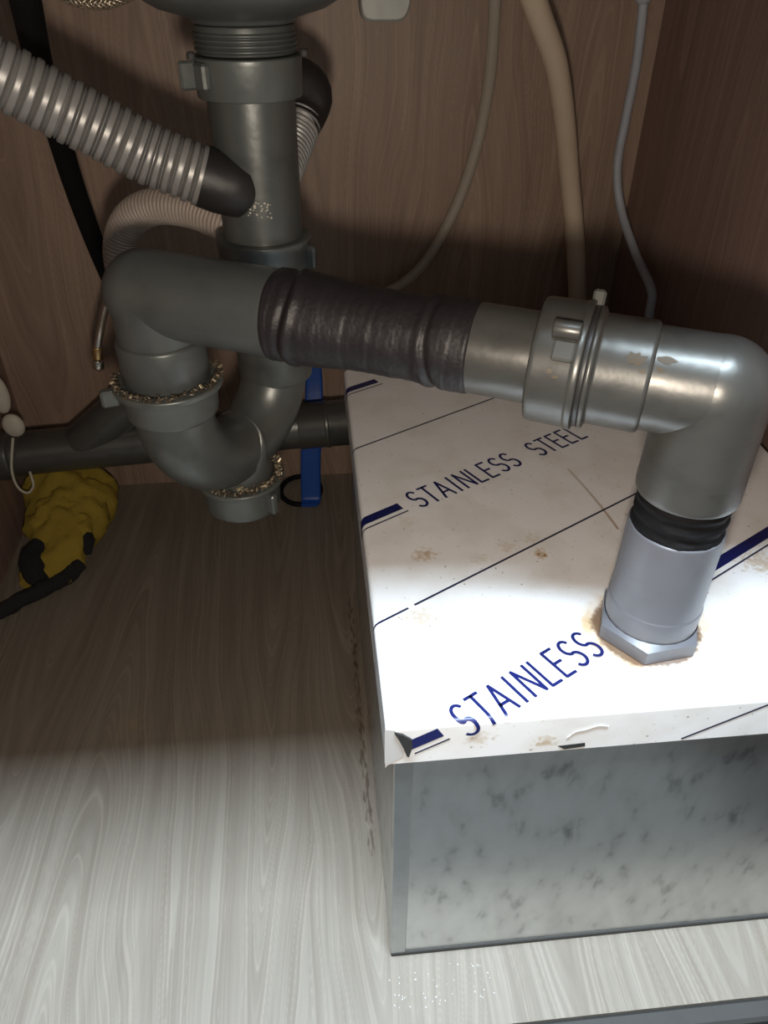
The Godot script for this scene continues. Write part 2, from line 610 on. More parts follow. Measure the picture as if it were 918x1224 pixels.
# ---------------------------------------------------------------- the steel box and its film-covered lid
# a point of the lid's sheet: a runs from the left edge, b from the back edge; what overshoots folds down
func sheet(a: float, b: float, lift := 0.0) -> Array:
	var w := BOX_RIGHT - BOX_LEFT
	var d := BOX_FRONT - BOX_BACK
	var p := Vector3(a, 0, b)
	var tx := 0.0
	var tz := 0.0
	var drop := 0.0
	var ends := [[FOLD - a, -1.0, 0], [a - (w - FOLD), 1.0, 0], [FOLD - b, -1.0, 2], [b - (d - FOLD), 1.0, 2]]
	for e in ends:
		if e[0] > 0:
			var th := minf(e[0] / FOLD, PI / 2)
			var size: float = w if e[2] == 0 else d
			var inner: float = FOLD if e[1] < 0 else size - FOLD
			p[e[2]] = inner + e[1] * FOLD * sin(th)
			drop += FOLD * (1.0 - cos(th)) + maxf(0.0, e[0] - FOLD * PI / 2)
			if e[2] == 0:
				tx = e[1] * th
			else:
				tz = e[1] * th
	p.y = -drop
	var n := Vector3(sin(tx) * cos(tz), cos(tx) * cos(tz), sin(tz)).normalized()
	return [Vector3(BOX_LEFT, LID_TOP, BOX_BACK) + p + n * lift, n, drop]


func lid_texture() -> ImageTexture:
	# covers the sheet with its folded lips: u across (left lip to right lip), v from the back lip to the front lip
	var w := BOX_RIGHT - BOX_LEFT + 2 * LID_LIP
	var d := BOX_FRONT - BOX_BACK + 2 * LID_LIP
	var px := 760
	var py := int(px * d / w)
	var data := PackedByteArray()
	data.resize(px * py * 3)
	var f1 := noise(1.0, 77, 4)
	var f2 := noise(1.0, 78, 3)
	# rusty water marks: [x, z, radius, strength]
	var spots := [[0.053, -0.3155, 0.006, 0.42], [0.1175, -0.3085, 0.0025, 1.0], [0.1165, -0.3115, 0.0045, 0.35], [0.044, -0.267, 0.009, 0.28], [0.098, -0.236, 0.005, 0.35], [0.093, -0.2075, 0.007, 0.25], [0.083, -0.310, 0.006, 0.10], [0.100, -0.3185, 0.006, 0.14], [0.115, -0.324, 0.005, 0.14], [0.236, -0.292, 0.011, 0.34], [0.0465, -0.346, 0.006, 0.12], [0.205, -0.222, 0.004, 0.30], [0.062, -0.1915, 0.006, 0.20], [0.093, -0.185, 0.005, 0.4]]
	var hub := Vector2(0.1542, -0.2495)
	var at := 0
	for j in py:
		var z := BOX_BACK - LID_LIP + d * j / py
		for i in px:
			var x := BOX_LEFT - LID_LIP + w * i / px
			var q := f1.get_noise_2d(x * 22.0, z * 22.0)
			var c := Color(0.945, 0.945, 0.948).lerp(Color(0.91, 0.905, 0.895), clampf(q * 1.6 + 0.3, 0, 1))
			var fine := f2.get_noise_2d(x * 260.0, z * 260.0)
			# brown halo round the foot of the pipe
			var r := Vector2(x, z).distance_to(hub)
			if r < 0.05:
				var e := 0.0300 + q * 0.010 + 0.004 * smoothstep(-0.01, 0.02, x - hub.x)
				var ring := clampf(1.0 - absf(r - e + 0.002) / 0.006, 0, 1) * 0.5 + clampf((e - r) / 0.007, 0, 1) * 0.55
				c = c.lerp(Color(0.74, 0.56, 0.33), clampf(ring * (0.50 + q * 0.9 + fine * 0.12), 0, 0.7))
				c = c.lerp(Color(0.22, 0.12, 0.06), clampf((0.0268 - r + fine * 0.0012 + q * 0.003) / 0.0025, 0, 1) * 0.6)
			for s in spots:
				var dd := Vector2(x - s[0], (z - s[1]) * 1.3).length()
				if dd < s[2] * 2.0:
					c = c.lerp(Color(0.60, 0.44, 0.24), clampf(1.2 - dd / s[2] + fine * 1.1, 0, 1) * s[3])
			# a brown crease in the film
			var along := (z + 0.392) / 0.064
			if along > 0.0 and along < 1.0:
				var cx := lerpf(0.1566, 0.1672, along) + sin(along * 3.0) * 0.0012
				c = c.lerp(Color(0.50, 0.38, 0.26), clampf(1.0 - absf(x - cx) / 0.0011, 0, 1) * (0.35 + 0.4 * along))
			# tiny specks
			if fine > 0.60:
				c = c.lerp(Color(0.40, 0.34, 0.27), clampf((fine - 0.60) * 5.0, 0, 1) * 0.75)
			data[at] = int(c.r * 255)
			data[at + 1] = int(c.g * 255)
			data[at + 2] = int(c.b * 255)
			at += 3
	return ImageTexture.create_from_image(Image.create_from_data(px, py, false, Image.FORMAT_RGB8, data))


# a flat band of print on the film, along the line from p to q in sheet coordinates
func print_band(st: SurfaceTool, p: Vector2, q: Vector2, width: float, lift := 0.0003) -> void:
	var n := maxi(1, int(p.distance_to(q) / 0.0018))
	var side := (q - p).normalized().orthogonal() * width / 2.0
	for i in n:
		var a := p.lerp(q, float(i) / n)
		var b := p.lerp(q, float(i + 1) / n)
		var across := maxi(1, int(width / 0.0018))
		for k in across:
			var s0 := side * (2.0 * k / across - 1.0)
			var s1 := side * (2.0 * (k + 1) / across - 1.0)
			var v := [sheet(a.x + s0.x, a.y + s0.y, lift), sheet(b.x + s0.x, b.y + s0.y, lift), sheet(b.x + s1.x, b.y + s1.y, lift), sheet(a.x + s1.x, a.y + s1.y, lift)]
			if maxf(maxf(v[0][2], v[1][2]), maxf(v[2][2], v[3][2])) > LID_LIP - 0.0003:
				continue
			tri(st, v[0][0], v[1][0], v[2][0], v[0][1], v[1][1], v[2][1])
			tri(st, v[0][0], v[2][0], v[3][0], v[0][1], v[2][1], v[3][1])


func letter_strokes(ch: String) -> Array:
	match ch:
		"S":
			var pts := []
			for i in 19:
				var f := deg_to_rad(lerpf(35, 262, i / 18.0))
				pts.append(Vector2(0.5 + cos(f) * 0.44, 0.745 + sin(f) * 0.255))
			for i in range(1, 19):
				var f := deg_to_rad(lerpf(98, -145, i / 18.0))
				pts.append(Vector2(0.5 + cos(f) * 0.48, 0.255 + sin(f) * 0.255))
			return [pts]
		"T":
			return [[Vector2(0, 1), Vector2(1, 1)], [Vector2(0.5, 1), Vector2(0.5, 0)]]
		"A":
			return [[Vector2(0, 0), Vector2(0.5, 1), Vector2(1, 0)], [Vector2(0.17, 0.32), Vector2(0.83, 0.32)]]
		"I":
			return [[Vector2(0.5, 0), Vector2(0.5, 1)]]
		"N":
			return [[Vector2(0.05, 0), Vector2(0.05, 1), Vector2(0.95, 0), Vector2(0.95, 1)]]
		"L":
			return [[Vector2(0.05, 1), Vector2(0.05, 0), Vector2(0.95, 0)]]
		"E":
			return [[Vector2(0.95, 1), Vector2(0.05, 1), Vector2(0.05, 0), Vector2(0.95, 0)], [Vector2(0.05, 0.52), Vector2(0.82, 0.52)]]
	return []


func build_box() -> void:
	var box := thing("grease_trap_box", "low stainless steel box with a white film-covered lid standing on the cabinet floor", "box", Vector3(0.158, 0, -0.375))
	var inset := 0.0045
	var b := mb()
	block(b, Vector3((BOX_LEFT + BOX_RIGHT) / 2, LID_TOP / 2 - 0.003, (BOX_FRONT + BOX_BACK) / 2), Vector3(BOX_RIGHT - BOX_LEFT - 2 * inset, LID_TOP - 0.0062, BOX_FRONT - BOX_BACK - 2 * inset), 0.0015)
	part("body", b, M.steel, box).set_meta("label", "bare grey steel body with smears")
	# folded seam along the foot and the front corners
	var seam := mb()
	block(seam, Vector3((BOX_LEFT + BOX_RIGHT) / 2, 0.0022, BOX_FRONT - inset), Vector3(BOX_RIGHT - BOX_LEFT - 2 * inset, 0.0040, 0.0022), 0.0006)
	part("foot_seam", seam, M.edge, box)
	for x in [BOX_LEFT + inset + 0.0045, BOX_RIGHT - inset - 0.0045]:
		var fl := mb()
		block(fl, Vector3(x, 0.102, BOX_FRONT - inset + 0.0001), Vector3(0.009, 0.198, 0.0012), 0.0004)
		part("corner_flange", fl, M.steel_edge, box)
	# lid: one sheet with four folded lips
	var lid_m := plain(Color.WHITE, 0.30)
	lid_m.albedo_texture = lid_texture()
	lid_m.normal_enabled = true
	var wr := noise_texture(noise(0.012, 91, 4), [], 5.0, 512)
	lid_m.detail_enabled = false
	lid_m.normal_texture = wr
	lid_m.normal_scale = 0.05
	var w := BOX_RIGHT - BOX_LEFT
	var d := BOX_FRONT - BOX_BACK
	var over := LID_LIP - FOLD * (2.0 - PI / 2) + FOLD
	over = LID_LIP + FOLD * (PI / 2 - 1.0) - FOLD
	var la := []
	var lb := []
	for e in [[la, w], [lb, d]]:
		e[0].append(-over)
		e[0].append(-over * 0.5)
		for i in 17:
			e[0].append(FOLD - FOLD * PI / 2 + FOLD * PI / 2 * i / 16.0)
		var inner := int((e[1] - 2 * FOLD) / 0.012)
		for i in range(1, inner):
			e[0].append(FOLD + (e[1] - 2 * FOLD) * i / inner)
		for i in 17:
			e[0].append(e[1] - FOLD + FOLD * PI / 2 * i / 16.0)
		e[0].append(e[1] + over * 0.5)
		e[0].append(e[1] + over)
	var lid := mb()
	var tw := w + 2 * LID_LIP
	var td := d + 2 * LID_LIP
	for i in la.size() - 1:
		for j in lb.size() - 1:
			var corner_a: bool = la[i] < -FOLD * 0.58 or la[i + 1] > w + FOLD * 0.58
			var corner_b: bool = lb[j] < -FOLD * 0.58 or lb[j + 1] > d + FOLD * 0.58
			if corner_a and corner_b:
				continue
			var c := [[la[i], lb[j]], [la[i + 1], lb[j]], [la[i + 1], lb[j + 1]], [la[i], lb[j + 1]]]
			var v := []
			var uv := []
			for q in c:
				v.append(sheet(q[0], q[1]))
				uv.append(Vector2((q[0] + LID_LIP) / tw, (q[1] + LID_LIP) / td))
			tri(lid, v[0][0], v[1][0], v[2][0], v[0][1], v[1][1], v[2][1], uv[0], uv[1], uv[2])
			tri(lid, v[0][0], v[2][0], v[3][0], v[0][1], v[2][1], v[3][1], uv[0], uv[2], uv[3])
	# underside of the lips, so that the lid has thickness
	var y := LID_TOP - LID_LIP
	var o := [Vector3(BOX_LEFT, y, BOX_BACK), Vector3(BOX_RIGHT, y, BOX_BACK), Vector3(BOX_RIGHT, y, BOX_FRONT), Vector3(BOX_LEFT, y, BOX_FRONT)]
	var inn := [Vector3(BOX_LEFT + inset, y + 0.002, BOX_BACK + inset), Vector3(BOX_RIGHT - inset, y + 0.002, BOX_BACK + inset), Vector3(BOX_RIGHT - inset, y + 0.002, BOX_FRONT - inset), Vector3(BOX_LEFT + inset, y + 0.002, BOX_FRONT - inset)]
	for k in 4:
		quad(lid, o[k], o[(k + 1) % 4], inn[(k + 1) % 4], inn[k], Vector3.DOWN)
	var lid_node := part("lid", lid, lid_m, box)
	lid_node.set_meta("label", "white film-covered lid with blue print and rust marks")

	# blue print: rows of a bar, a hairline and the words, and a plain line between rows
	var along := Vector2(cos(deg_to_rad(29.7)), -sin(deg_to_rad(29.7)))
	var down := Vector2(-along.y, along.x)
	var zero := Vector2(0.0433 - BOX_LEFT, -0.364 - BOX_BACK)
	var pitch := 0.163
	for row in [-1, 0, 1]:
		var q0: Vector2 = zero + Vector2(0, pitch * row)
		var start := -0.036 if row != 1 else -0.0165
		var bar := mb()
		print_band(bar, q0 + along * start + down * 0.0030, q0 + down * 0.0030, 0.0064)
		part("print_bar", bar, M.ink, lid_node)
		var hair := mb()
		print_band(hair, q0 + along * start + down * 0.0096, q0 + along * 0.0012 + down * 0.0096, 0.0010)
		part("print_hairline", hair, M.ink_thin, lid_node)
		if row >= 0:
			var s := 0.0085
			for word in ["STAINLESS", "STEEL"]:
				for ch in word:
					var wd := 0.0070
					if ch == "I":
						wd = 0.0038
					elif ch == "A" or ch == "N":
						wd = 0.0078
					elif ch == "E" or ch == "L":
						wd = 0.0063
					var st := mb()
					for line in letter_strokes(ch):
						for i in line.size() - 1:
							var a: Vector2 = q0 + along * (s + line[i].x * wd) + down * (0.0122 - line[i].y * 0.0170)
							var z: Vector2 = q0 + along * (s + line[i + 1].x * wd) + down * (0.0122 - line[i + 1].y * 0.0170)
							var ext := (z - a).normalized() * 0.0004
							print_band(st, a - ext, z + ext, 0.00165, 0.0003 + 0.00002 * i)
					part("letter", st, M.ink, lid_node)
					s += wd + 0.0029
				s = 0.1078
		if row == 1 or row == 0:
			var far := mb()
			print_band(far, q0 + along * 0.171 + down * 0.0030, q0 + along * 0.31 + down * 0.0030, 0.0064)
			part("print_bar", far, M.ink, lid_node)
			var far_hair := mb()
			print_band(far_hair, q0 + along * 0.171 + down * 0.0096, q0 + along * 0.31 + down * 0.0098, 0.0010)
			part("print_hairline", far_hair, M.ink_thin, lid_node)
	for k in 3:
		var p0 := Vector2(0.0213 - BOX_LEFT, -0.4272 + pitch * k - BOX_BACK)
		var spans := [[-0.03, 0.34]]
		if k == 1:
			spans = [[-0.03, 0.0205], [0.0245, 0.34]]    # a gap where the print did not take
		for sp in spans:
			var ln := mb()
			print_band(ln, p0 + along * sp[0], p0 + along * sp[1], 0.0012)
			part("print_line", ln, M.ink_thin, lid_node)

	# the torn corner: bare metal patch, a curled dark flap of film, and nicks in the lip
	var bare := mb()
	var cz := BOX_FRONT + 0.0004
	var tear := [Vector3(0.0202, LID_TOP - 0.0005, cz), Vector3(0.0245, LID_TOP - 0.0015, cz), Vector3(0.0300, LID_TOP - 0.0130, cz), Vector3(0.0285, LID_TOP - 0.0205, cz), Vector3(0.0215, LID_TOP - 0.0258, cz), Vector3(0.0202, LID_TOP - 0.0245, cz)]
	for i in range(1, tear.size() - 1):
		tri(bare, tear[0], tear[i], tear[i + 1], Vector3.BACK, Vector3.BACK, Vector3.BACK)
	part("bare_corner", bare, M.scratch, lid_node)
	var flap := mb()
	var fr := []
	for z in [0.0003, 0.0012]:
		var ring := PackedVector3Array()
		for q in [Vector2(0.0243, 0.0022), Vector2(0.0278, 0.0036), Vector2(0.0318, 0.0062), Vector2(0.0322, 0.0110), Vector2(0.0308, 0.0182), Vector2(0.0300, 0.0192), Vector2(0.0284, 0.0130), Vector2(0.0264, 0.0072)]:
			ring.append(Vector3(q.x, LID_TOP - q.y, cz + z + (0.0012 if q.x > 0.03 else 0.0)))
		fr.append(ring)
	loft(flap, fr)
	part("peeled_film", flap, M.grime, lid_node)
	var nick := mb()
	var nk := [Vector3(0.0990, LID_TOP - LID_LIP + 0.0040, cz), Vector3(0.1120, LID_TOP - LID_LIP + 0.0048, cz), Vector3(0.1125, LID_TOP - LID_LIP + 0.0020, cz), Vector3(0.1030, LID_TOP - LID_LIP + 0.0010, cz)]
	tri(nick, nk[0], nk[1], nk[2], Vector3.BACK, Vector3.BACK, Vector3.BACK)
	tri(nick, nk[0], nk[2], nk[3], Vector3.BACK, Vector3.BACK, Vector3.BACK)
	part("torn_nick", nick, M.grime, lid_node)
	var wrinkle := mb()
	var wp := smooth([Vector3(0.103, LID_TOP - 0.0165, cz), Vector3(0.1065, LID_TOP - 0.0125, cz), Vector3(0.111, LID_TOP - 0.0115, cz), Vector3(0.116, LID_TOP - 0.0095, cz), Vector3(0.121, LID_TOP - 0.0105, cz)], 0.001)
	sweep(wrinkle, wp, even(0.00022, wp.size()), 8)
	part("film_wrinkle", wrinkle, M.crease, lid_node)


# ---------------------------------------------------------------- sink drain, tailpipe and trap
const TAIL := Vector3(-0.0255, 0, -0.4285)
const LEG := Vector3(-0.0768, 0, -0.3594)


func lug(st: SurfaceTool, axis_at: Vector3, angle: float, r: float, y: float, size: Vector3) -> void:
	var out := Vector3(cos(angle), 0, sin(angle))
	block(st, Vector3(axis_at.x, y, axis_at.z) + out * (r + size.x * 0.2), size, 0.0012, Basis(out, Vector3.UP, out.cross(Vector3.UP)))


func build_drain() -> void:
	var up := Vector3.UP
	# basin strainer
	var drain := thing("sink_strainer", "dark grey bowl-shaped sink strainer with a threaded neck at the top of the drain", "sink strainer", TAIL + Vector3(0, 0.4576, 0))
	var bowl := mb()
	turned(bowl, TAIL, up, [[0.4700, 0.018], [0.4700, 0.0238], [0.4722, 0.0252], [0.4738, 0.0305], [0.4760, 0.0390], [0.4795, 0.0455], [0.4840, 0.0490], [0.4900, 0.0494], [0.5030, 0.0495], [0.5040, 0.056], [0.5065, 0.056]], 64, 0.0015)
	part("bowl", bowl, M.pvc_dark, drain)
	var neck := mb()
	turned(neck, TAIL, up, [[0.4578, 0.018], [0.4578, 0.0236], [0.4698, 0.0236], [0.4698, 0.018]], 48)
	part("neck", neck, M.pvc_dark, drain)
	for k in 4:
		var th := mb()
		turned(th, TAIL, up, [[0.4590 + k * 0.0021, 0.0236], [0.4597 + k * 0.0021, 0.0246], [0.4603 + k * 0.0021, 0.0246], [0.4610 + k * 0.0021, 0.0236]], 48, 0.0002, false, false)
		part("thread", th, M.pvc_dark, drain)
	# tailpipe
	var tail := thing("drain_tailpipe", "straight grey tailpipe hanging under the sink strainer, topped by a wide nut", "pipe", TAIL + Vector3(0, 0.353, 0))
	var tube := mb()
	turned(tube, TAIL, up, [[0.3720, 0.0214], [0.4430, 0.0219]], 48)
	part("tube", tube, M.pvc, tail)
	var nut := mb()
	turned(nut, TAIL, up, [[0.4395, 0.0213], [0.4395, 0.0258], [0.4545, 0.0263], [0.4572, 0.0267], [0.4574, 0.0235]], 56)
	var nut_node := part("slip_nut", nut, M.pvc_nut, tail)
	for a in [2.42]:
		var lg := mb()
		lug(lg, TAIL, a, 0.0264, 0.4500, Vector3(0.0045, 0.0115, 0.0085))
		lug(lg, TAIL, a + 0.30, 0.0262, 0.4500, Vector3(0.012, 0.0125, 0.0030))
		part("lug", lg, M.pvc_nut, nut_node)
	for a in [2.75, 0.05]:
		var hook := mb()
		turned(hook, TAIL + Vector3(cos(a), 0, sin(a)) * 0.0275 + Vector3(0, 0.4565, 0), up, [[0, 0.0022], [0.0022, 0.0022], [0.0030, 0.0014]], 16, 0.0004)
		part("rivet", hook, M.edge, nut_node)
	var scar := crust(TAIL, 0.0217)
	part("dried_residue", scar, M.ivory, tail, "stuff")

	# trap: outlet leg under the tailpipe, U bend, inlet leg under the big elbow, clean-out below
	var trap := thing("drain_trap", "dark grey U-shaped drain trap with ring nuts and a clean-out cap at the bottom", "drain trap", Vector3(-0.0517, 0.205, -0.3939))
	var r := 0.0208
	var bend := mb()
	var mid := (TAIL + LEG) / 2.0
	var half := TAIL.distance_to(LEG) / 2.0
	var side := (TAIL - LEG).normalized()
	var pts := []
	var rads := [0.0208]
	var top := 0.3010
	pts.append(LEG + Vector3(0, 0.310, 0))
	for i in 25:
		var f := PI * i / 24.0
		var p := mid + side * (-cos(f) * half) + Vector3(0, top - sin(f) * half, 0)
		pts.append(p)
		rads.append(r if i <= 11 else r - 0.0011)
		if i == 11:    # the inlet half ends in a rim over the other half
			pts.append(p + side * 0.0004)
			rads.append(r - 0.0011)
	pts.append(TAIL + Vector3(0, 0.3035, 0))
	rads.append(r - 0.0011)
	sweep(bend, pts, rads, 48)
	part("bend", bend, M.pvc, trap)
	# socket on the tail side, with its seam
	var socket := mb()
	turned(socket, TAIL, up, [[0.2880, 0.0205], [0.2880, 0.0219], [0.2905, 0.0222], [0.3540, 0.0222]], 48)
	part("inlet_leg", socket, M.pvc, trap)
	var nut2 := mb()
	turned(nut2, TAIL, up, [[0.3535, 0.0222], [0.3535, 0.0252], [0.3690, 0.0256], [0.3708, 0.0262], [0.3718, 0.0258], [0.3718, 0.0214]], 56)
	var nut2_node := part("ring_nut", nut2, M.pvc_nut, trap)
	var lg2 := mb()
	lug(lg2, TAIL, 0.35, 0.0258, 0.3620, Vector3(0.006, 0.012, 0.005))
	part("lug", lg2, M.pvc_nut, nut2_node)
	# ring nut on the elbow side
	var nut1 := mb()
	turned(nut1, LEG, up, [[0.3030, 0.0208], [0.3030, 0.0232], [0.3050, 0.0237], [0.3180, 0.0248], [0.3183, 0.0278], [0.3215, 0.0281], [0.3222, 0.0274], [0.3222, 0.0215]], 56)
	var nut1_node := part("ring_nut", nut1, M.pvc_nut, trap)
	var lg1 := mb()
	lug(lg1, LEG, 2.85, 0.0278, 0.3165, Vector3(0.009, 0.009, 0.006))
	part("lug", lg1, M.pvc_nut, nut1_node)
	part("residue_ring", flakes(LEG + Vector3(0, 0.3232, 0), 0.0262, 0.0018, 260, 0.0026), M.residue_dark, trap, "stuff")
	part("residue_ring", flakes(LEG + Vector3(0, 0.3238, 0), 0.0262, 0.0016, 50, 0.0026), M.residue, trap, "stuff")
	# clean-out: the wedge where the two halves of the bend meet, then flange and cap
	var wedge := mb()
	var low := top - half
	var out := Vector3(side.z, 0, -side.x)
	var rings := []
	var levels := [0.0198, 0.0188, 0.017, 0.013, 0.008, 0.003, -0.003, -0.010, -0.016, -0.0215]
	for i in levels.size():
		var hgt: float = levels[i]
		var deep := 0.0207 if hgt < 0.0 else sqrt(maxf(0.0, 0.0207 * 0.0207 - hgt * hgt)) + 0.0003
		var wide := lerpf(0.0008, 0.0206, pow(clampf((0.0198 - hgt) / 0.036, 0, 1), 1.15))
		var ring := PackedVector3Array()
		for k in 40:
			var f := TAU * k / 40
			ring.append(mid + Vector3(0, low + hgt, 0) + side * (cos(f) * wide + 0.0055 * clampf(hgt / 0.02 + 0.3, 0, 1)) + out * sin(f) * deep)
		rings.append(ring)
	loft(wedge, rings)
	part("clean_out_neck", wedge, M.pvc, trap)
	var cap := mb()
	turned(cap, mid, up, [[0.2150, 0.0], [0.2150, 0.0200], [0.2168, 0.0226], [0.2190, 0.0233], [0.2345, 0.0240], [0.2348, 0.0266], [0.2375, 0.0272], [0.2385, 0.0264], [0.2385, 0.0205]], 56)
	var cap_node := part("clean_out_cap", cap, M.pvc_nut, trap)
	var lg3 := mb()
	lug(lg3, mid, 0.75, 0.0246, 0.2270, Vector3(0.007, 0.014, 0.005))
	part("lug", lg3, M.pvc_nut, cap_node)
	part("residue_ring", flakes(mid + Vector3(0, 0.2400, 0), 0.0244, 0.0028, 240, 0.0032), M.residue_dark, trap, "stuff")
	part("residue_ring", flakes(mid + Vector3(0, 0.2410, 0), 0.0244, 0.0024, 60, 0.0044), M.residue, trap, "stuff")


# ---------------------------------------------------------------- the taped waste pipe from the trap to the box
func build_waste_pipe() -> void:
	var a := Vector3(-0.0768, 0.3668, -0.3594)
	var e := Vector3(0.1540, 0.362, -0.2495)
	var dir := (e - a).normalized()
	# elbow over the trap, with its long arm
	var elbow := thing("drain_elbow", "dark grey elbow with a long arm above the U-shaped trap, left of the black tape", "pipe elbow", Vector3(-0.0768, 0.3215, -0.3594))
	var st := mb()
	capsule(st, a - dir * 0.003, a + dir * 0.068, 0.0200, 56)
	capsule(st, a - Vector3(0, 0.005, 0), LEG + Vector3(0, 0.3418, 0), 0.0203, 56)
	part("bend", st, M.pvc_dark, elbow)
	var sock := mb()
	turned(sock, LEG, Vector3.UP, [[0.3225, 0.0190], [0.3225, 0.0218], [0.3438, 0.0219], [0.3448, 0.0206]], 56)
	part("socket", sock, M.pvc_dark, elbow)
	# black tape wound round the joint
	var tape := mb()
	var wob := noise(1.0, 300, 3)
	var n := 150
	var from := 0.0665
	var to := 0.1595
	var tp := []
	var tr := []
	for i in n + 1:
		var s := lerpf(from, to, float(i) / n)
		tp.append(a + dir * s)
		var body := lerpf(0.0205, 0.0183, smoothstep(0.082, 0.110, s))
		body += 0.0013 * smoothstep(0.135, 0.142, s)
		var ends := minf(smoothstep(from, from + 0.001, s), 1.0 - smoothstep(to - 0.001, to, s))
		tr.append(body - 0.0010 * (1.0 - ends))
	var wrap := func(s: float, f: float) -> float:
		var turn := s / 0.0115 + f / TAU * 0.9
		var lap := fposmod(turn, 1.0)
		var d := 0.0002 * lap + 0.0001 * fposmod(turn * 2.7 + 0.3, 1.0)
		d += wob.get_noise_3d(s * 90.0, cos(f) * 1.2, sin(f) * 1.2) * 0.0004
		# two deep puckers
		d += 0.0011 * exp(-pow((s - 0.0135 - 0.002 * sin(f * 2.0)) / 0.0022, 2.0)) - 0.0012 * exp(-pow((s - 0.0100 - 0.002 * sin(f * 2.0)) / 0.0016, 2.0))
		d -= 0.0014 * exp(-pow((s - 0.078 - 0.0035 * sin(f + 0.6)) / 0.0018, 2.0))
		return d
	sweep(tape, tp, tr, 72, true, true, wrap)
	lone("electrical_tape", tape, M.tape, "black tape wound in wrinkled turns round the middle of the slanting drain pipe", "tape")
	# union: pipe, ring nut and collar, then elbow down to the box
	var union := thing("pipe_union", "silver grey pipe union with a ring nut and a lug, right of the black tape", "pipe fitting", a + dir * 0.19)
	var arm := mb()
	turned(arm, a, dir, [[0.1580, 0.0190], [0.1880, 0.0190]], 56)
	part("pipe", arm, M.pvc_silver, union)
	var nut := mb()
	turned(nut, a, dir, [[0.1848, 0.0188], [0.1848, 0.0248], [0.1862, 0.0254], [0.2010, 0.0256], [0.2018, 0.0262], [0.2044, 0.0262], [0.2044, 0.0205]], 64)
	var nut_node := part("ring_nut", nut, M.pvc_silver, union)
	# lug lying on the nut, facing the opening
	var side := dir.cross(Vector3.UP).normalized()
	var facing := (side * 0.72 + Vector3.UP * 0.69).normalized()
	var lug_b := Basis(dir, facing, dir.cross(facing).normalized())
	var lug_at := a + dir * 0.1975 + facing * 0.0262
	var lg := mb()
	turned(lg, lug_at - lug_b.z * 0.0040 - dir * 0.0055 + facing * 0.0002, dir, [[0.0, 0.0], [0.0, 0.0036], [0.0105, 0.0036], [0.0105, 0.0]], 20, 0.0006)
	part("lug", lg, M.pvc_silver, nut_node)
	var lgb := mb()
	block(lgb, lug_at + lug_b.z * 0.0040 - facing * 0.0010, Vector3(0.0085, 0.0028, 0.0080), 0.0008, lug_b)
	part("lug", lgb, M.recess, nut_node)
	var up_face := (side * -0.45 + Vector3.UP * 0.89).normalized()
	var lgc := mb()
	block(lgc, a + dir * 0.2050 + up_face * 0.0268, Vector3(0.005, 0.007, 0.007), 0.001, Basis(dir, up_face, dir.cross(up_face).normalized()))
	part("lug", lgc, M.recess, nut_node)
	var gasket := mb()
	turned(gasket, a, dir, [[0.2044, 0.0205], [0.2044, 0.0243], [0.2066, 0.0245], [0.2066, 0.0205]], 56, 0.0004)
	part("gasket", gasket, M.grime, union)
	var collar := mb()
	turned(collar, a, dir, [[0.2066, 0.0195], [0.2066, 0.0246], [0.2086, 0.0246], [0.2094, 0.0223], [0.2290, 0.0224], [0.2302, 0.0216], [0.2302, 0.0195]], 64)
	part("collar", collar, M.pvc_silver, union)

	var bend := thing("pipe_elbow", "silver grey elbow turning the slanting drain pipe straight down towards the white lid", "pipe elbow", Vector3(e.x, 0.318, e.z))
	var eb := mb()
	capsule(eb, e, a + dir * 0.2300, 0.0209, 64)
	capsule(eb, e, Vector3(e.x, 0.3150, e.z), 0.0211, 64)
	part("bend", eb, M.pvc_silver, bend)
	var rim := mb()
	turned(rim, Vector3(e.x, 0, e.z), Vector3.UP, [[0.3142, 0.0185], [0.3142, 0.0214], [0.3170, 0.0216], [0.3360, 0.0211]], 56)
	part("socket", rim, M.pvc_silver, bend)

	for q in [[0.2235, 0.72, 0.0040, 0.0026], [0.2345, 0.80, 0.0034, 0.0014], [0.2330, 0.60, 0.0013, 0.0009], [0.2265, 0.52, 0.0014, 0.0008], [0.1935, 0.30, 0.0012, 0.0010], [0.1960, 0.22, 0.0014, 0.0007]]:
		var rs := mb()
		var rr: float = 0.02245 if q[0] < 0.23 else 0.02105
		if q[0] < 0.2:
			rr = 0.02575
		var up := (Vector3.UP - dir * dir.dot(Vector3.UP)).normalized()
		var mid := []
		for k in 14:
			var f := TAU * k / 14
			var wob2 := 1.0 + wob.get_noise_2d(cos(f) * 1.5 + q[0] * 900.0, sin(f) * 1.5) * 0.9
			var an: float = q[1] + sin(f) * q[3] * wob2 / rr
			mid.append([a + dir * (q[0] + cos(f) * q[2] * wob2) + (side * cos(an) + up * sin(an)) * rr, side * cos(an) + up * sin(an)])
		var cn: Vector3 = side * cos(q[1]) + up * sin(q[1])
		for k in 14:
			tri(rs, a + dir * q[0] + cn * (rr + 0.0001), mid[k][0], mid[(k + 1) % 14][0], cn, mid[k][1], mid[(k + 1) % 14][1])
		part("rust_stain", rs, M.rust, union if q[0] < 0.23 else bend)

	# adapter screwed to the lid
	var base := Vector3(e.x, 0, e.z)
	var ad := thing("pipe_adapter", "light grey pipe adapter with a six-sided foot standing on the white lid", "pipe adapter", Vector3(e.x, LID_TOP, e.z))
	var body := mb()
	turned(body, base, Vector3.UP, [[0.2390, 0.0214], [0.2530, 0.0217], [0.2538, 0.0211], [0.2960, 0.0208], [0.2968, 0.0202], [0.2968, 0.0185]], 56, 0.0006)
	part("tube", body, M.pvc_light, ad)
	var hexa := mb()
	var rings := []
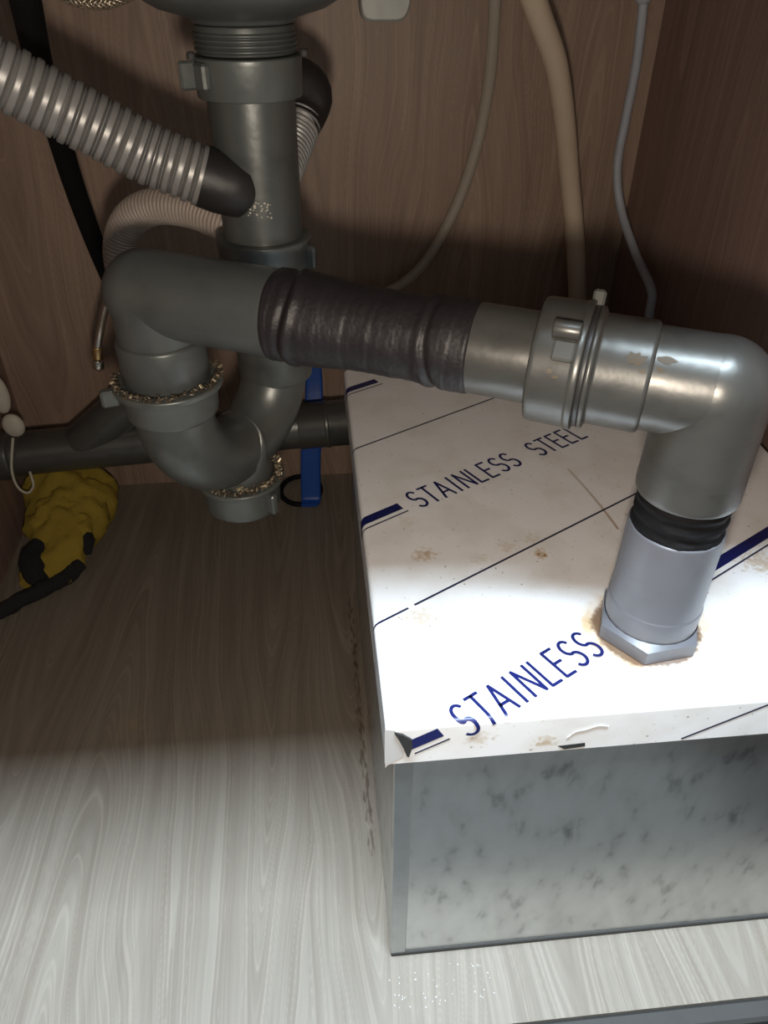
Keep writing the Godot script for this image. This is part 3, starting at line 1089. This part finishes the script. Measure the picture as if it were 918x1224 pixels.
	for q in [[0.2306, 0.0246], [0.2310, 0.0252], [0.2385, 0.0252], [0.2420, 0.0220]]:
		var ring := PackedVector3Array()
		for k in 6:
			var f := TAU * k / 6.0 + 0.132
			for m in 4:
				var fa: Vector2 = Vector2(cos(f), sin(f)).lerp(Vector2(cos(f + TAU / 6), sin(f + TAU / 6)), m / 4.0) * q[1]
				if q[0] > 0.24:
					fa = fa.normalized() * q[1]
				ring.append(base + Vector3(fa.x, q[0], -fa.y))
		rings.append(ring)
	# six flat faces, then a shoulder turning into the round tube
	for i in rings.size() - 1:
		for k in 24:
			var kn := (k + 1) % 24
			if i < 2:
				var f0: Vector3 = rings[i][int(k / 4.0) * 4]
				var f1: Vector3 = rings[i][(int(k / 4.0) * 4 + 4) % 24]
				var nn := Vector3.UP.cross(f1 - f0).normalized()
				if nn.dot(f0 - base) < 0:
					nn = -nn
				quad(hexa, rings[i][k], rings[i][kn], rings[i + 1][kn], rings[i + 1][k], nn)
			else:
				var n0: Vector3 = ((rings[i + 1][k] - base) * Vector3(1, 0, 1)).normalized() * 0.45 + Vector3.UP * 0.9
				var n1: Vector3 = ((rings[i + 1][kn] - base) * Vector3(1, 0, 1)).normalized() * 0.45 + Vector3.UP * 0.9
				tri(hexa, rings[i][k], rings[i][kn], rings[i + 1][kn], n0, n1, n1)
				tri(hexa, rings[i][k], rings[i + 1][kn], rings[i + 1][k], n0, n1, n0)
	part("hexagon_foot", hexa, M.pvc_light, ad)
	var tape2 := mb()
	var p2 := []
	var r2 := []
	for i in 41:
		var t := i / 40.0
		p2.append(base + Vector3(0, lerpf(0.2950, 0.3142, t), 0))
		r2.append(0.0196 + 0.0005 * sin(t * 17.0) - 0.002 * (1.0 - smoothstep(0.0, 0.06, t)))
	var ragged := func(s: float, f: float) -> float:
		return wob.get_noise_3d(s * 250.0, cos(f) * 2.0, sin(f) * 2.0) * 0.0006
	sweep(tape2, p2, r2, 64, true, true, ragged)
	lone("sealing_tape", tape2, M.black, "thick black sealing tape round the joint between the silver elbow and the light grey adapter", "tape")


# ---------------------------------------------------------------- hoses and cables
func ribbed(pts: Array, radius: float, pitch: float, depth: float, n := 40, sharp := 2.2, squeeze := 0.0) -> SurfaceTool:
	var st := mb()
	var line := smooth(pts, pitch / 18.0)
	var rads := []
	for i in line.size():
		var p := fposmod(i / 18.0 * (1.0 + squeeze * i / line.size()), 1.0)
		if sharp > 4.0:    # wide flats, with a thin ridge in the middle of each groove
			var e := p if p < 0.5 else p - 1.0
			rads.append(radius - depth * (exp(-pow((e - 0.13) / 0.065, 2.0)) + exp(-pow((e + 0.13) / 0.065, 2.0)) + 0.25 * exp(-pow(e / 0.1, 2.0))))
		else:
			rads.append(radius - depth * pow(0.5 + 0.5 * cos(p * TAU), sharp))
	sweep(st, line, rads, n)
	return st


func tube(pts: Array, radius: float, step := 0.006, n := 20) -> SurfaceTool:
	var st := mb()
	var line := smooth(pts, step)
	sweep(st, line, even(radius, line.size()), n)
	return st


func build_hoses() -> void:
	# thick silver hose into the tailpipe
	var h := thing("ribbed_hose", "thick silver grey ribbed hose slanting down into the side of the tailpipe", "hose", Vector3(-0.05, 0.404, -0.43))
	part("hose", ribbed([Vector3(-0.190, 0.482, -0.385), Vector3(-0.151, 0.464, -0.397), Vector3(-0.135, 0.4535, -0.402), Vector3(-0.118, 0.442, -0.407), Vector3(-0.099, 0.430, -0.411), Vector3(-0.079, 0.4175, -0.414), Vector3(-0.062, 0.4095, -0.415), Vector3(-0.0505, 0.4045, -0.416)], 0.0148, 0.0078, 0.0019, 44, 9.0, 0.30), M.hose, h)
	var boot := mb()
	var bp := [Vector3(-0.0525, 0.4055, -0.4155), Vector3(-0.0525, 0.4055, -0.4155), Vector3(-0.0450, 0.4025, -0.416), Vector3(-0.0400, 0.4008, -0.4165), Vector3(-0.0330, 0.3985, -0.4175), Vector3(-0.0290, 0.3970, -0.4185)]
	sweep(boot, bp, [0.0125, 0.0150, 0.0152, 0.0150, 0.0146, 0.0115], 40)
	part("rubber_boot", boot, M.rubber, h).set_meta("label", "black rubber end sleeve")
	# narrow whitish hose behind the elbow
	lone("thin_ribbed_hose", ribbed([Vector3(-0.040, 0.362, -0.470), Vector3(-0.053, 0.3655, -0.478), Vector3(-0.071, 0.3695, -0.490), Vector3(-0.093, 0.369, -0.502), Vector3(-0.111, 0.361, -0.511), Vector3(-0.1225, 0.346, -0.516), Vector3(-0.1265, 0.325, -0.517), Vector3(-0.121, 0.298, -0.515), Vector3(-0.112, 0.270, -0.515)], 0.0112, 0.0027, 0.0007, 32), M.hose_white, "narrow whitish ribbed hose arching behind the dark grey elbow", "hose")
	# the other inlet, at the back of the tailpipe
	var h2 := thing("rear_ribbed_hose", "short ribbed hose with a black elbow sleeve behind the tailpipe", "hose", Vector3(0.0, 0.41, -0.50))
	part("hose", ribbed([Vector3(-0.0146, 0.3981, -0.4550), Vector3(-0.0106, 0.4027, -0.4680), Vector3(-0.0058, 0.4100, -0.4820), Vector3(-0.0009, 0.4183, -0.4920)], 0.0122, 0.0036, 0.0011, 32), M.hose, h2)
	part("elbow_sleeve", tube([Vector3(-0.0025, 0.4157, -0.4890), Vector3(0.0028, 0.4222, -0.4970), Vector3(0.0057, 0.4289, -0.4990), Vector3(0.0026, 0.4353, -0.4960), Vector3(-0.0048, 0.4380, -0.4920), Vector3(-0.0165, 0.4378, -0.4880)], 0.0120, 0.003, 28), M.rubber, h2)
	# black hose down the left
	lone("black_hose", tube([Vector3(-0.129, 0.497, -0.450), Vector3(-0.135, 0.477, -0.470), Vector3(-0.153, 0.442, -0.530), Vector3(-0.166, 0.402, -0.580), Vector3(-0.177, 0.350, -0.630), Vector3(-0.181, 0.290, -0.670), Vector3(-0.178, 0.217, -0.705), Vector3(-0.176, 0.165, -0.715)], 0.0078), M.black, "plain black hose running down the back wall behind the ribbed hoses", "hose")
	# on the back wall
	lone("clear_tube", tube([Vector3(0.157, 0.500, -0.722), Vector3(0.160, 0.441, -0.724), Vector3(0.159, 0.398, -0.725), Vector3(0.151, 0.345, -0.727), Vector3(0.134, 0.294, -0.728), Vector3(0.107, 0.249, -0.726), Vector3(0.074, 0.226, -0.722), Vector3(0.034, 0.218, -0.718), Vector3(-0.01, 0.214, -0.716)], 0.0052), M.clear_tube, "thin translucent tube bowing down the back wall", "tube")
	lone("beige_hose", tube([Vector3(0.136, 0.500, -0.592), Vector3(0.152, 0.482, -0.604), Vector3(0.169, 0.460, -0.622), Vector3(0.192, 0.428, -0.645), Vector3(0.212, 0.387, -0.670), Vector3(0.230, 0.337, -0.690), Vector3(0.248, 0.276, -0.700), Vector3(0.262, 0.212, -0.705), Vector3(0.270, 0.152, -0.705), Vector3(0.273, 0.0, -0.70)], 0.0088), M.beige, "smooth beige hose hanging in front of the back wall", "hose")
	var c := thing("grey_cable", "thin grey cable with a small plug hanging by the back right corner", "cable", Vector3(0.283, 0.34, -0.715))
	part("cord", tube([Vector3(0.2735, 0.466, -0.700), Vector3(0.2765, 0.446, -0.703), Vector3(0.281, 0.417, -0.710), Vector3(0.282, 0.379, -0.715), Vector3(0.282, 0.338, -0.715), Vector3(0.289, 0.303, -0.705), Vector3(0.297, 0.272, -0.670), Vector3(0.2975, 0.256, -0.625), Vector3(0.2965, 0.238, -0.617), Vector3(0.293, 0.20, -0.60), Vector3(0.290, 0.10, -0.590), Vector3(0.296, 0.004, -0.590)], 0.0040, 0.005, 16), M.cable, c)
	var plug := mb()
	turned(plug, Vector3(0.2735, 0.462, -0.700), Vector3(-0.06, 1, 0.0), [[0, 0.0040], [0.002, 0.0062], [0.006, 0.0072], [0.034, 0.0074], [0.036, 0.0045]], 20)
	part("plug", plug, M.cable, c)
	# braided steel hose at the top left
	var br := thing("braided_hose", "braided steel hose looping under the sink at the top left", "hose", Vector3(-0.10, 0.473, -0.47))
	var loop := smooth([Vector3(-0.140, 0.503, -0.470), Vector3(-0.125, 0.487, -0.470), Vector3(-0.115, 0.4785, -0.470), Vector3(-0.100, 0.4755, -0.470), Vector3(-0.086, 0.4785, -0.470), Vector3(-0.073, 0.486, -0.470), Vector3(-0.062, 0.503, -0.470)], 0.0012)
	var core := mb()
	sweep(core, loop, even(0.0024, loop.size()), 16)
	part("core", core, M.residue_dark, br)
	var wires := mb()
	for hand in [-1.0, 1.0]:
		for k in 7:
			var wl := []
			for i in loop.size():
				var t: Vector3 = (loop[mini(i + 1, loop.size() - 1)] - loop[maxi(i - 1, 0)]).normalized()
				var nv := t.cross(Vector3(0, 0, 1)).normalized()
				var f: float = hand * i * 0.0012 / 0.0026 * 0.9 + TAU * k / 7.0
				wl.append(loop[i] + (nv * cos(f) + t.cross(nv) * sin(f)) * (0.0026 + 0.0002 * sin(i * 1.3 + hand)))
			sweep(wires, wl, even(0.00036, wl.size()), 5)
	part("braid", wires, M.braid, br, "stuff")
	# short metal tail left of the trap
	var tl := thing("metal_hose_tail", "thin metal tube with a brass ferrule hanging left of the trap", "tube", Vector3(-0.175, 0.228, -0.57))
	part("tube", tube([Vector3(-0.138, 0.318, -0.555), Vector3(-0.146, 0.298, -0.560), Vector3(-0.157, 0.280, -0.565), Vector3(-0.166, 0.260, -0.570), Vector3(-0.1708, 0.247, -0.570)], 0.0032, 0.004, 14), M.chrome, tl)
	var fer := mb()
	turned(fer, Vector3(-0.1708, 0.2475, -0.570), Vector3(-0.16, -0.98, 0), [[0, 0.0030], [0.0005, 0.0039], [0.0105, 0.0039], [0.0110, 0.0032]], 16, 0.0004)
	part("ferrule", fer, M.brass, tl)
	var tip := mb()
	turned(tip, Vector3(-0.1727, 0.2363, -0.570), Vector3(-0.16, -0.98, 0), [[0, 0.0034], [0.0006, 0.0044], [0.0075, 0.0044], [0.0092, 0.0026], [0.0094, 0.0]], 16, 0.0006)
	part("tip", tip, M.chrome, tl)


# ---------------------------------------------------------------- the pipe along the back, and small things
func build_back_pipe() -> void:
	var p := thing("rear_waste_pipe", "dark grey waste pipe with a slanting branch lying low along the back wall", "pipe", Vector3(-0.2, 0.08, -0.655))
	var a := Vector3(-0.319, 0.0995, -0.655)
	var b := Vector3(0.26, 0.133, -0.655)
	var d := (b - a).normalized()
	var run := mb()
	turned(run, a, d, [[0.0, 0.0215], [a.distance_to(b), 0.0215]], 40)
	part("run", run, M.pvc_back, p)
	var br := mb()
	sweep(br, [Vector3(-0.240, 0.102, -0.655), Vector3(-0.185, 0.146, -0.656), Vector3(-0.118, 0.200, -0.658)], [0.0205, 0.0205, 0.0205], 36)
	part("branch", br, M.pvc_back, p)
	var sl := mb()
	turned(sl, a, d, [[0.005, 0.0215], [0.005, 0.0245], [0.020, 0.0245], [0.022, 0.0215]], 40)
	part("end_sleeve", sl, M.pvc_back, p)
	var cp := mb()
	turned(cp, a, d, [[0.298, 0.0215], [0.298, 0.0228], [0.324, 0.0228], [0.324, 0.0237], [0.3275, 0.0237], [0.3275, 0.0228], [0.380, 0.0228], [0.380, 0.0215]], 40)
	part("coupling", cp, M.pvc_back, p)


func build_small_things() -> void:
	# blue strap behind and below the rear pipe
	var strap := mb()
	var line := smooth([Vector3(-0.004, 0.165, -0.722), Vector3(-0.0045, 0.130, -0.716), Vector3(-0.008, 0.092, -0.703), Vector3(-0.0125, 0.055, -0.695), Vector3(-0.0145, 0.020, -0.688), Vector3(-0.0150, 0.006, -0.684), Vector3(-0.0175, 0.0035, -0.676)], 0.003)
	var rings := []
	for i in line.size():
		var t: Vector3 = (line[mini(i + 1, line.size() - 1)] - line[maxi(i - 1, 0)]).normalized()
		var w := Vector3(1, 0, 0.06)
		var nv := t.cross(w).normalized()
		var ring := PackedVector3Array()
		var grow := lerpf(0.0078, 0.0108, minf(1.0, i * 2.0 / line.size()))
		if i == line.size() - 1:
			grow *= 0.8
		for k in 20:
			var f := TAU * k / 20
			var c := cos(f)
			var s := sin(f)
			ring.append(line[i] + w * grow * signf(c) * pow(absf(c), 0.5) + nv * 0.0022 * signf(s) * pow(absf(s), 0.7))
		rings.append(ring)
	loft(strap, rings)
	lone("blue_strap", strap, M.blue, "flat blue plastic strap hanging behind the rear pipe down to the cabinet floor", "strap")
	var rg := mb()
	var cp := []
	for i in 49:
		var f := TAU * i / 48.0
		cp.append(Vector3(-0.0265 + cos(f) * 0.0225, 0.0029, -0.7075 + sin(f) * 0.0275))
	sweep(rg, cp, even(0.0028, cp.size()), 14, false, false)
	lone("rubber_ring", rg, M.black, "thin black rubber ring lying on the floor beside the blue strap", "ring")
	# bracket at the top edge
	var bk := mb()
	var bring := []
	for q in [[-0.011, 0.92], [-0.0095, 0.98], [0.0, 1.0], [0.0095, 0.98], [0.011, 0.92]]:
		var ring := PackedVector3Array()
		for k in 40:
			var f := TAU * k / 40
			var c := cos(f)
			var s := sin(f)
			var y: float = signf(s) * pow(absf(s), 0.42) * 0.030 * q[1]
			var x: float = signf(c) * pow(absf(c), 0.35) * 0.0178 * q[1]
			ring.append(Vector3(0.0605 + x + (0.002 * y / 0.03), 0.4865 + y, -0.620 + q[0]))
		bring.append(ring)
	loft(bk, bring)
	lone("sink_clip", bk, M.bracket, "grey-green plastic block with rounded lower corners hanging at the top edge", "clip")
	# basin over it all (above the picture)
	var basin := mb()
	block(basin, Vector3(-0.01, 0.512, -0.46), Vector3(0.50, 0.010, 0.36), 0.003)
	for q in [[Vector3(-0.262, 0.622, -0.46), Vector3(0.006, 0.235, 0.37)], [Vector3(0.242, 0.622, -0.46), Vector3(0.006, 0.235, 0.37)], [Vector3(-0.01, 0.622, -0.648), Vector3(0.50, 0.235, 0.006)], [Vector3(-0.01, 0.622, -0.272), Vector3(0.50, 0.235, 0.006)]]:
		block(basin, q[0], q[1], 0.001)
	lone("sink_basin", basin, M.sink_steel, "steel sink basin that the grey strainer bowl is fixed under", "sink")
	# yellow cloth glove, crumpled in the back left corner
	var g := thing("work_glove", "crumpled yellow cloth glove with black trim lying in the back left corner", "glove", Vector3(-0.262, 0, -0.64))
	var wr := noise(1.0, 501, 3)
	var body := mb()
	# sections from the bunched back to the cuff: [x, z, half width, height]
	var secs := [[-0.268, -0.708, 0.006, 0.012], [-0.267, -0.703, 0.024, 0.040], [-0.266, -0.692, 0.036, 0.062], [-0.264, -0.678, 0.041, 0.066], [-0.264, -0.664, 0.040, 0.060], [-0.266, -0.650, 0.037, 0.054], [-0.265, -0.636, 0.035, 0.050], [-0.263, -0.622, 0.030, 0.042], [-0.262, -0.608, 0.026, 0.034], [-0.263, -0.594, 0.025, 0.026], [-0.266, -0.580, 0.024, 0.019], [-0.270, -0.568, 0.022, 0.013]]
	var srings := []
	for i in secs.size() * 4 - 3:
		var k := mini(int(i / 4.0), secs.size() - 2)
		var t := i / 4.0 - k
		var q := []
		for j in 4:
			q.append(cubic_interpolate(secs[k][j], secs[k + 1][j], secs[maxi(k - 1, 0)][j], secs[mini(k + 2, secs.size() - 1)][j], t))
		var ring := PackedVector3Array()
		for m in 56:
			var f := TAU * m / 56
			var c := cos(f)
			var s := sin(f)
			var p := Vector3(q[0] + c * q[2], q[3] * (0.5 + 0.5 * s) if s > -0.2 else maxf(0.0012, q[3] * (0.5 + 0.5 * s)), q[1])
			var d := wr.get_noise_3d(p.x * 14.0, p.y * 14.0, p.z * 26.0) * 0.010
			d += (1.0 - absf(wr.get_noise_3d(p.x * 30.0 + 9, p.y * 30.0, p.z * 30.0)) * 3.0) * 0.0016
			d += pow(0.5 + 0.5 * sin(p.z * 300.0 + p.x * 50.0 + wr.get_noise_3d(p.x * 16, p.y * 16, 3.0) * 6.0), 0.6) * 0.0040 * smoothstep(-0.60, -0.64, p.z)
			d *= smoothstep(0.0, 0.015, q[3])
			p += Vector3(c, s, 0) * d
			p.y = maxf(p.y, 0.0012)
			p.x = maxf(p.x, WALL_LEFT + 0.001)
			ring.append(p)
		srings.append(ring)
	loft(body, srings)
	part("palm", body, M.yellow, g)
	var lump := mb()
	for q in [[Vector3(-0.245, 0.030, -0.628), Vector3(0.012, 0.010, 0.018)], [Vector3(-0.286, 0.032, -0.634), Vector3(0.014, 0.011, 0.016)], [Vector3(-0.268, 0.045, -0.646), Vector3(0.022, 0.009, 0.009)]]:
		var lr := []
		for i in 15:
			var th := PI * i / 14.0
			var ring := PackedVector3Array()
			for k in 24:
				var f := TAU * k / 24
				var dv := Vector3(sin(th) * cos(f), sin(th) * sin(f), -cos(th))
				ring.append(q[0] + dv * q[1] * (1.0 + wr.get_noise_3dv(dv * 0.9 + q[0] * 60.0) * 0.3))
			lr.append(ring)
		loft(lump, lr, false, false)
	part("fold", lump, M.yellow, g)
	# black lining and cuff band
	var cuff := mb()
	var cl := smooth([Vector3(-0.242, 0.012, -0.588), Vector3(-0.252, 0.010, -0.574), Vector3(-0.268, 0.009, -0.560), Vector3(-0.286, 0.008, -0.547), Vector3(-0.306, 0.007, -0.530)], 0.003)
	var fold := func(s: float, f: float) -> float:
		return wr.get_noise_3d(s * 70.0, cos(f), sin(f)) * 0.0022
	sweep(cuff, cl, even(0.0072, cl.size()), 24, true, true, fold, 0.8)
	part("cuff_band", cuff, M.black_cloth, g).set_meta("label", "black cuff band")
	for q in [[[Vector3(-0.2750, 0.0300, -0.632), Vector3(-0.2830, 0.0230, -0.612), Vector3(-0.2870, 0.0165, -0.594), Vector3(-0.2820, 0.0130, -0.577), Vector3(-0.2740, 0.0100, -0.566)], [0.0018, 0.0078, 0.0125, 0.0135, 0.0080]], [[Vector3(-0.2395, 0.0300, -0.622), Vector3(-0.2375, 0.0230, -0.608), Vector3(-0.2370, 0.0160, -0.598)], [0.0030, 0.0068, 0.0030]]]:
		var pt := mb()
		var pl := smooth(q[0], 0.004)
		var rr := []
		for i in pl.size():
			var t: float = float(i) / (pl.size() - 1) * (q[1].size() - 1)
			var k := mini(int(t), q[1].size() - 2)
			rr.append(lerpf(q[1][k], q[1][k + 1], t - k))
		sweep(pt, pl, rr, 24, true, true, fold)
		part("black_patch", pt, M.black_cloth, g)
	# cream tags at the left wall
	var tagn := thing("cream_tag", "small cream plastic tag with a wire loop at the left wall above the glove", "tag", Vector3(-0.295, 0.13, -0.665))
	for q in [[Vector3(-0.2885, 0.174, -0.640), Vector3(0.0095, 0.020, 0.0055)], [Vector3(-0.2845, 0.141, -0.640), Vector3(0.010, 0.0120, 0.0055)]]:
		var tg := mb()
		var rr := []
		for i in 15:
			var th := PI * i / 14.0
			var ring := PackedVector3Array()
			for k in 24:
				var f := TAU * k / 24
				ring.append(q[0] + Vector3(sin(th) * cos(f), sin(th) * sin(f), -cos(th)) * q[1])
			rr.append(ring)
		loft(tg, rr, false, false)
		part("disc", tg, M.ivory, tagn)
	var wire := mb()
	var wl := smooth([Vector3(-0.2870, 0.130, -0.636), Vector3(-0.2950, 0.100, -0.630), Vector3(-0.2950, 0.080, -0.629), Vector3(-0.2880, 0.072, -0.629), Vector3(-0.2800, 0.080, -0.629), Vector3(-0.2790, 0.096, -0.629)], 0.002)
	sweep(wire, wl, even(0.0013, wl.size()), 10)
	part("wire_loop", wire, M.ivory, tagn)
	# crumbs on the floor in front of the box
	var crumbs := mb()
	for i in 45:
		var s := rng.randf_range(0.0004, 0.0011)
		block(crumbs, Vector3(rng.randf_range(0.022, 0.085), s * 0.2, rng.randf_range(-0.199, -0.176)), Vector3(s, s * 0.35, s * 0.7), s * 0.1, Basis(Vector3.UP, rng.randf_range(0, TAU)))
	var cr := lone("crumbs", crumbs, M.crease, "fine white crumbs scattered on the floor in front of the steel box", "crumbs")
	cr.set_meta("kind", "stuff")
